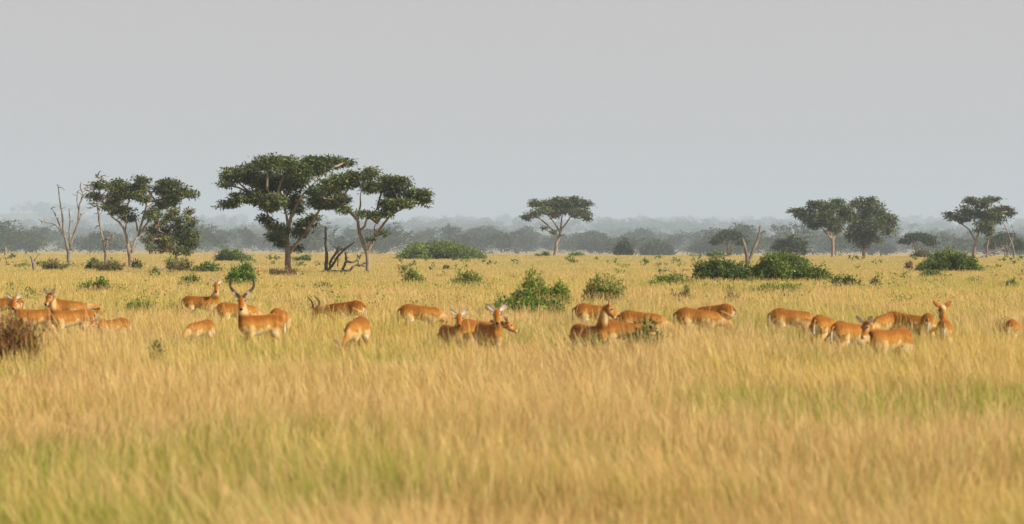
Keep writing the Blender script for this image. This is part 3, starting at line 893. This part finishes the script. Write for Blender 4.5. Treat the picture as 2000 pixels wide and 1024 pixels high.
def kob(label, px, yb, heading, pose='graze', look=None, male=False, scale=1.0, variant=0, s=None, group='antelopes standing and grazing in the tall grass', hide_yaw=None):
    back = .88 * (1.04 if male else 1.0) * scale
    if pose in ('lie', 'rest'): back = .50 * scale
    if s is None: s = (yb - HORIZON) / (CAM_H - back)
    d = F / s
    root = on_ground(px, d)
    yaw = 0 if look is None else ((look - heading + 180) % 360) - 180
    yaw = round(yaw / 5) * 5
    key = (pose, yaw, male, variant)
    if key not in _protos:
        body, kids = kob_meshes(*key)
        e = empty('antelope', (0, 0, 0))
        b = link('body', body, None, e)
        ch = [b] + [link(nm, me, M[mt], e) for nm, me, mt in kids]
        _protos[key] = (e, ch)
    else:
        p, pch = _protos[key]
        e = p.copy(); COL.objects.link(e)
        ch = []
        for c in pch:
            k = c.copy(); COL.objects.link(k); k.parent = e; ch.append(k)
    e.location = [root[0], root[1], root[2] - (.40 * scale if pose in ('lie', 'rest') else 0)]
    e.rotation_euler.z = R(heading)
    e.scale = (scale,) * 3
    tag(e, label, 'antelope', group)
    return e


kob('antelope cut off by the left picture edge, grazing behind the first head', 6, 580, 176, 'graze', variant=1)
kob('doe at the far left looking straight out with ears spread, body turned left', 70, 602, 203, 'half', 270)
kob('doe with raised head in three-quarter view looking left, in front of two others', 139, 604, 212, 'up', 232)
kob('doe grazing to the right with only back and neck showing behind the raised head', 132, 584, 8, 'browse', variant=2)
kob('small young antelope low in the grass with its ears just showing, left of the shrub', 220, 622, 218, 'low', 235, scale=.76)
kob('doe standing side-on with head high, facing out, behind the horned buck', 394, 577, 352, 'up', 270)
kob('doe half hidden between the standing doe and the horned buck', 464, 591, 14, 'graze', variant=1)
kob('young antelope with only its rounded back above the grass, in front of the standing doe', 390, 626, 237, 'graze', scale=.80, variant=3)
kob('buck with lyre-shaped horns facing out, body turned left', 508, 611, 220, 'up', 268, True, scale=1.03)
kob('antelope showing only a pale rump behind the back of the horned buck', 548, 603, 78, 'graze', variant=2)
kob('second buck, grazing to the left with curved horns raised and white rump', 674, 586, 160, 'browse', male=True, variant=4)
kob('doe with rounded back seen close in the grass before the grazing buck', 696, 621, 256, 'graze', variant=1)
kob('doe grazing alone side-on to the right, right of the grazing buck', 824, 595, 3, 'graze', variant=3)
kob('antelope lying in the grass with a thin strip of back showing', 876, 611, 5, 'rest', None, s=72)
kob('slender doe facing out with thin neck, ears spread, in front of the lying one', 882, 634, 292, 'half', 270, scale=.88)
kob('doe peering right from behind the dark chested one, head low', 938, 624, 38, 'low', 8)
kob('doe facing straight out in front of the large leafy bush, ears wide', 955, 629, 290, 'half', 272, variant=1)
kob('doe grazing behind the raised head of the one looking right', 1165, 594, 0, 'graze', variant=2)
kob('doe with head raised in profile looking right, behind the leafy sprig', 1152, 632, 303, 'up', 0)
kob('doe with head down just right of the one in profile', 1222, 625, 6, 'graze', variant=1)
kob('doe grazing to the right, further back behind the dark green leafy sprig', 1256, 607, 356, 'graze', variant=3)
kob('doe grazing side-on in front of another, ears at grass level', 1366, 602, 359, 'graze', variant=2)
kob('antelope turned away with white edged rump behind the side-on doe', 1394, 595, 152, 'graze', variant=1)
kob('doe grazing side-on to the right, alone left of the right hand group', 1550, 603, 3, 'graze', variant=4)
kob('antelope turned away with pale rump next to the lone side-on doe', 1611, 614, 62, 'graze', variant=3)
kob('doe turned away at an angle with one foreleg showing, behind the bent head', 1662, 626, 45, 'graze', variant=2)
kob('doe with neck stretched and head bent left, nearest of the right hand group', 1738, 641, 224, 'mid', 220)
kob('rounded back of a grazing doe behind the bent neck', 1730, 609, 236, 'graze', variant=3)
kob('grazing doe with dark saddle between two other backs', 1772, 609, 320, 'graze', variant=1)
kob('antelope seen from behind with grey-white rump beside the upright one', 1811, 611, 84, 'graze', variant=4)
kob('doe seen from behind with head up and dark ear tips', 1844, 620, 82, 'half', 95)
kob('rump of an antelope behind the half dry shrub at the right edge', 1981, 623, 68, 'graze', scale=.82, variant=2)
kob('tiny distant antelope in the grass left of the tallest acacia trunk', 508, 531, 250, 'lie', 270, s=24, scale=.7)
kob('tiny distant antelope by a dark tuft below the thicket', 781, 526, 250, 'lie', 270, s=20.5, scale=.7)


# ------------------------------------------------------------------ far trees in the haze
FAR = [(.045, .065, .024), (.055, .075, .026), (.068, .085, .03), (.038, .055, .022)]


def far_tree_parts(rng, x0, y0, z0, W, Hh, leaf, n, umbrella=.5, even=False):
    """umbrella or domed crown of lumps, in metres"""
    parts = []
    k = 13 if even else rng.integers(5, 9)
    for i in range(k):
        u = (-1 + 2 * i / 12 + rng.uniform(-.1, .1)) if even else rng.uniform(-1, 1); v = rng.uniform(-1, 1)
        rx = W * rng.uniform(.26, .42)
        top = Hh * (1 - .28 * abs(u) ** 2) * rng.uniform(.86, 1.0)
        rz = Hh * rng.uniform(.12, .22) * (1.3 - umbrella * .6)
        parts.append(tufted((x0 + u * (W - rx), y0 + v * (W - rx), z0 + top - rz), (rx, rx, rz), max(3, n // k // 8), 8, leaf * 1.3, leaf, FAR, .5, .1, rng, .5))
    if umbrella < .75:
        for i in range(4):
            u = rng.uniform(-.8, .8)
            parts.append(tufted((x0 + u * W, y0 + rng.uniform(-.5, .5) * W, z0 + Hh * rng.uniform(.3, .5)), (W * .4, W * .4, Hh * .24), max(3, n // 40), 8, leaf * 1.3, leaf, FAR, .6, .1, rng, .5))
    return parts


def far_tree(label, px, top, hw, d, umbrella=.5, seed=1, stems=2, group='trees fading into the haze'):
    rng = np.random.default_rng(seed + 900)
    d = d * (1.45 if d > 850 else 1)
    root = on_ground(px, d); s = F / d
    Hh = point(px, top, d)[2] - root[2]; W = hw / s
    e = empty('hazy_tree', root); tag(e, label, 'tree', group)
    parts = far_tree_parts(rng, 0, 0, 0, W, Hh, 4.0 / s, int(hw * 75), umbrella, True)
    link('crown', crown_mesh('crown', parts), M['far_leaf'], e)
    mb = MB()
    for k in range(stems):
        x1 = rng.uniform(-.5, .5) * W
        mb.tube([(rng.uniform(-.06, .06) * W, 0, -.2), (x1 * .25, 0, Hh * .3), (x1 * .6, rng.uniform(-.3, .3) * W, Hh * .55), (x1, rng.uniform(-.4, .4) * W, Hh * .8)],
                np.array([2.6, 2.1, 1.5, .8]) / s, 6, 3, .1)
    link('trunk', mb.mesh('trunk'), M['bark'], e)
    return e


far_tree('broad hazy tree standing alone low on the far left', 52, 449, 42, 1250, .45, 1)
far_tree('hazy bushy tree just right of the leftmost dead tree', 205, 452, 46, 1600, .4, 2)
far_tree('hazy high-domed tree behind the right part of the thicket', 947, 440, 58, 1650, .4, 3)
far_tree('hazy tree left of the lone umbrella acacia', 1010, 449, 40, 1500, .45, 4)
far_tree('hazy tree crown seen just right of the lone umbrella acacia', 1152, 449, 46, 1550, .45, 5)
far_tree('small dark hazy tree standing apart right of the lone acacia', 1219, 464, 19, 840, .4, 6)
far_tree('low dark rounded hazy tree mid right, nearest in its row', 1283, 469, 36, 1000, .35, 7)
far_tree('tall faint hazy tree above the low dark rounded one', 1256, 445, 32, 1800, .5, 8)
far_tree('umbrella-shaped hazy tree left of the forked dead trunk', 1424, 446, 42, 720, .95, 9, 3)
far_tree('low hazy tree tucked under the left of the umbrella-shaped one', 1376, 466, 26, 1250, .4, 10)
far_tree('bushy hazy tree with hollow middle right of the forked dead trunk', 1545, 453, 36, 740, .5, 11, 3)
far_tree('flat spreading hazy tree behind the domed bush', 1793, 449, 46, 730, .95, 12, 3)
far_tree('flat hazy acacia cut by the right picture edge', 1966, 451, 46, 760, .9, 13, 3)
far_tree('hazy low tree between the flat spreading tree and the paired acacias', 1722, 474, 28, 1250, .4, 14)


def woodland():
    rng = np.random.default_rng(5)
    parts = []
    for d0, d1, n, leafpx, nl in ((1500, 3200, 135, 3.8, 1000), (3200, 5000, 190, 4.0, 420), (5000, 7800, 260, 4.0, 200), (7800, 11500, 330, 4.2, 110)):
        for k in range(n):
            d = rng.uniform(d0, d1) if d0 > 2100 else d0 + (d1 - d0) * rng.random() ** 1.2
            px = rng.uniform(-160, 2160)
            if d0 > 3000 and vnoise((px - 1000) / F * d, d, 390, 5) < .33: continue
            s = F / d
            x, y, z = on_ground(px, d)
            W = rng.uniform(11, 21) * (1 + (d - 2050) / 9000); Hh = rng.uniform(13, 23) * (1 + (d - 2050) / 8000)
            if d0 < 3000:
                Hh *= .74 + .46 * vnoise(px, 0, 90, 6)
            if px < 900: Hh *= 1.04
            parts += far_tree_parts(rng, x, y, z, W, Hh, leafpx / s, nl, rng.uniform(.2, .7))
            if d0 < 3000:   # undergrowth below the crowns
                parts.append(tufted((x + rng.uniform(-12, 12), y, z + 3), (W * .8, W * .6, 3.6), 14, 8, leafpx / s * 1.5, leafpx / s, FAR, .6, 0, rng, .5))
    o = link('distant_woodland', crown_mesh('distant_woodland', parts), M['far_leaf'])
    tag(o, 'blue-grey belt of woodland fading into haze along the horizon', 'woodland', None, 'stuff')


woodland()


# ------------------------------------------------------------------ ground sheet
def ground():
    ys = np.concatenate([np.linspace(-60, 10, 8), np.geomspace(12, 650, 150), np.linspace(660, 1000, 35), np.geomspace(1020, 13300, 80)])
    us = np.linspace(-1, 1, 121)
    V = []
    for y in ys:
        half = max(60, .30 * y + 40)
        x = us * half
        V.append(np.stack([x, np.full_like(x, y), terrain(x, np.full_like(x, y))], 1))
    V = np.vstack(V); n, m = len(ys), len(us)
    i, j = np.meshgrid(np.arange(n - 1), np.arange(m - 1), indexing='ij')
    a = (i * m + j).ravel()
    Q = np.stack([a, a + 1, a + m + 1, a + m], 1)
    o = link('ground', np_mesh('ground', V, [Q], None, True), M['soil'])
    tag(o, 'flat straw coloured savanna plain', 'ground', None, 'structure')


ground()
nt = M['soil'].node_tree
geo = nt.nodes.new('ShaderNodeNewGeometry'); sx = nt.nodes.new('ShaderNodeSeparateXYZ')
mr = nt.nodes.new('ShaderNodeMapRange'); mr.inputs[1].default_value = 2300; mr.inputs[2].default_value = 4200
mm = nt.nodes.new('ShaderNodeMix'); mm.data_type = 'RGBA'; mm.inputs[7].default_value = (.085, .10, .045, 1)
pb = [n for n in nt.nodes if n.type == 'BSDF_PRINCIPLED'][0]; cr = [n for n in nt.nodes if n.type == 'VALTORGB'][0]
nt.links.new(geo.outputs['Position'], sx.inputs[0]); nt.links.new(sx.outputs['Y'], mr.inputs[0])
nt.links.new(mr.outputs[0], mm.inputs[0]); nt.links.new(cr.outputs[0], mm.inputs[6]); nt.links.new(mm.outputs[2], pb.inputs['Base Color'])


# ------------------------------------------------------------------ grass
STRAW = np.array((.63, .468, .168)); GOLD = np.array((.60, .432, .105)); PINK = np.array((.63, .395, .19)); GREENG = np.array((.25, .35, .04)); OLIVEG = np.array((.43, .41, .08)); PALE = np.array((.68, .55, .25))


def grass(n_tufts, d0, d1, per, seed):
    rng = np.random.default_rng(seed)
    d = np.exp(rng.uniform(math.log(d0), math.log(d1), n_tufts))
    x = rng.uniform(-1, 1, n_tufts) * (d * .18 * 1.22 + 2.5)
    g = .5 * vnoise(x, d, 3.2, 0) + .3 * vnoise(x, d, 11, 1) + .2 * vnoise(x, d, 45, 2)
    q = .55 * vnoise(x, d, 4.5, 3) + .45 * vnoise(x, d, 16, 4)
    lean = .34 * (vnoise(x, d, 5, 6) - .62) + .5 * (vnoise(x, d, 1.6, 7) - .5)
    green = sstep(.43, .56, g)
    tuft_h = .80 + .95 * (vnoise(x, d, 1.9, 5) - .5) * np.interp(d, [0, 60, 150], [1, .8, .5]) + rng.normal(0, .09, n_tufts)
    N = n_tufts * per
    D, X = np.repeat(d, per), np.repeat(x, per)
    sp = .10 + D * .0016
    X = X + rng.normal(0, 1, N) * sp
    Yy = D + rng.normal(0, 1, N) * sp
    GR, QQ, LN, TH = (np.repeat(v, per) for v in (green, q, lean, tuft_h))
    kind = rng.random(N)
    stalk = kind < (.30 - .14 * GR)
    h = np.where(stalk, rng.uniform(.52, .86, N), rng.uniform(.26, .60, N)) * TH
    tall = stalk & (rng.random(N) < .07); h = np.where(tall, h * 1.45, h)
    h *= np.interp(D, [0, 40, 60, 100, 140, 240], [1, 1, .94, .90, .76, .44])
    w = np.interp(D, [13, 40, 80, 150, 300, 600], [.0042, .0085, .0100, .016, .032, .065]) * rng.uniform(.6, 1.4, N)
    w = np.where(stalk, w * .75, w * 1.05)
    az = rng.uniform(0, 2 * np.pi, N)
    ln = np.abs(rng.normal(0, .42, N)) * np.where(stalk, .55, 1.15)
    ln = np.where(rng.random(N) < .05, ln + .9, ln)      # bent and broken blades
    dx = np.cos(az) * ln + LN; dy = np.sin(az) * ln
    wa = rng.uniform(0, np.pi, N)
    wd = np.stack([np.cos(wa), np.sin(wa), np.zeros(N)], 1)
    base = np.stack([X, Yy, terrain(X, Yy) - .01], 1)
    tA = np.where(stalk[:, None], np.array([0, .66, .84, 1.]), np.array([0, .38, .72, 1.]))
    wA = np.where(stalk[:, None], np.array([.5, .45, 1.3, .1]), np.array([.8, 1.0, .75, .05]))
    rows = []
    for k in range(4):
        t = tA[:, k]
        p = base.copy()
        p[:, 0] += dx * h * t ** 1.8; p[:, 1] += dy * h * t ** 1.8
        p[:, 2] += h * (t - .22 * np.hypot(dx, dy) * t * t)
        hw = (w * wA[:, k] * .5)[:, None] * wd
        rows.append(p - hw); rows.append(p + hw)
    V = np.stack(rows, 1).reshape(-1, 3)
    b = np.arange(N) * 8
    Q = np.concatenate([np.stack([b + 2 * k, b + 2 * k + 1, b + 2 * k + 3, b + 2 * k + 2], 1) for k in range(3)])
    m = lambda A, B, t: A * (1 - t[:, None]) + B * t[:, None]
    dry = m(np.tile(GOLD, (N, 1)), np.tile(PINK, (N, 1)), sstep(.44, .56, QQ))
    dry = m(dry, np.tile(STRAW, (N, 1)), rng.random(N) * .8)
    gr = m(np.tile(GREENG, (N, 1)), np.tile(OLIVEG, (N, 1)), rng.random(N))
    isg = rng.random(N) < (.28 + .13 * (D < 42) + .63 * GR)
    col = np.where((isg & ~stalk)[:, None], gr, dry)
    col = np.where((stalk & (rng.random(N) < .25))[:, None], PALE, col)
    col = np.where((~stalk & (rng.random(N) < np.interp(D, [0, 100, 250], [.15, .12, .05])))[:, None], np.array((.25, .155, .055)), col)
    col *= 1 + (rng.uniform(.84, 1.14, (N, 1)) - 1) * np.interp(D, [0, 100, 250], [1, 1, .6])[:, None]
    k_ = (.42 * sstep(110, 260, D))[:, None]      # shorter, duller grass far out on the plain
    col = col * (1 - k_) + np.array((.50, .405, .175)) * rng.uniform(.85, 1.12, (N, 1)) * k_
    cv = np.repeat(col[:, None, :], 8, 1)
    return V, Q, cv.reshape(-1, 3)


def all_grass():
    Vs, Qs, Cs, off = [], [], [], 0
    for a in ((21000, 13, 42, 17, 1), (60000, 42, 130, 15, 2), (62000, 130, 660, 12, 3)):
        V, Q, C = grass(*a)
        Vs.append(V); Qs.append(Q + off); Cs.append(C); off += len(V)
    o = link('grass', np_mesh('grass', np.vstack(Vs), [np.vstack(Qs)], np.vstack(Cs)), M['grass'])
    tag(o, 'tall golden savanna grass with greener patches covering the plain', 'grass', None, 'stuff')


all_grass()

# ------------------------------------------------------------------ haze
HZ = .00016
hz = bpy.data.meshes.new('haze')
x0, x1, y0, y1, z0, z1 = -4700, 4700, -90, 13400, -12, 215
hz.from_pydata([(x0, y0, z0), (x1, y0, z0), (x1, y1, z0), (x0, y1, z0), (x0, y0, z1), (x1, y0, z1), (x1, y1, z1), (x0, y1, z1)], [],
               [(3, 2, 1, 0), (4, 5, 6, 7), (0, 1, 5, 4), (1, 2, 6, 5), (2, 3, 7, 6), (3, 0, 4, 7)])
hm, nt, out = nodes('haze_air')
pv = nt.nodes.new('ShaderNodeVolumePrincipled')
pv.inputs['Density'].default_value = HZ
pv.inputs['Color'].default_value = (.55, .67, .83, 1)
pv.inputs['Anisotropy'].default_value = .0
nt.links.new(pv.outputs[0], out.inputs['Volume'])
tag(link('haze', hz, hm), 'pale dusty haze over the plain', 'haze', None, 'stuff')

# ------------------------------------------------------------------ light, sky, camera
SUN_EL, SUN_AZ = R(35), R(116)      # azimuth clockwise from the view direction (+Y): right and behind the camera
sd = Vector((math.sin(SUN_AZ) * math.cos(SUN_EL), math.cos(SUN_AZ) * math.cos(SUN_EL), math.sin(SUN_EL)))
sl = bpy.data.lights.new('sun', 'SUN'); sl.energy = 4.7; sl.angle = R(.6); sl.color = (1, .90, .74)
so = bpy.data.objects.new('sun', sl); COL.objects.link(so)
so.rotation_euler = (-sd).to_track_quat('-Z', 'Y').to_euler()
so.location = (0, 0, 50)

w = bpy.data.worlds.new('World'); SC.world = w; w.use_nodes = True
wn = w.node_tree; wn.nodes.clear()
wo = wn.nodes.new('ShaderNodeOutputWorld'); bg = wn.nodes.new('ShaderNodeBackground')
sky = wn.nodes.new('ShaderNodeTexSky'); sky.sky_type = 'NISHITA'; sky.sun_disc = False
sky.sun_elevation = SUN_EL; sky.sun_rotation = SUN_AZ; sky.dust_density = 6; sky.air_density = 1; sky.ozone_density = 1
mx = wn.nodes.new('ShaderNodeMix'); mx.data_type = 'RGBA'; mx.inputs[0].default_value = .88
mx.inputs[7].default_value = (3.84, 3.64, 3.66, 1)
wn.links.new(sky.outputs[0], mx.inputs[6]); wn.links.new(mx.outputs[2], bg.inputs['Color'])
bg.inputs['Strength'].default_value = .10
wn.links.new(bg.outputs[0], wo.inputs[0])

cam = bpy.data.cameras.new('camera'); co = bpy.data.objects.new('camera', cam); COL.objects.link(co)
co.location = (0, 0, CAM_H); co.rotation_euler = (math.pi / 2 - PITCH, 0, 0)
cam.sensor_width = 36; cam.lens = 100; cam.clip_start = .5; cam.clip_end = 30000
cam.dof.use_dof = True; cam.dof.focus_distance = 300; cam.dof.aperture_fstop = 2.4
SC.camera = co

SC.render.engine = 'CYCLES'
SC.view_settings.view_transform = 'Standard'; SC.view_settings.look = 'None'
SC.view_settings.exposure = .6; SC.view_settings.gamma = 1
cy = SC.cycles
cy.use_denoising = True
cy.max_bounces = 6; cy.diffuse_bounces = 3; cy.transmission_bounces = 3; cy.volume_bounces = 1; cy.transparent_max_bounces = 8
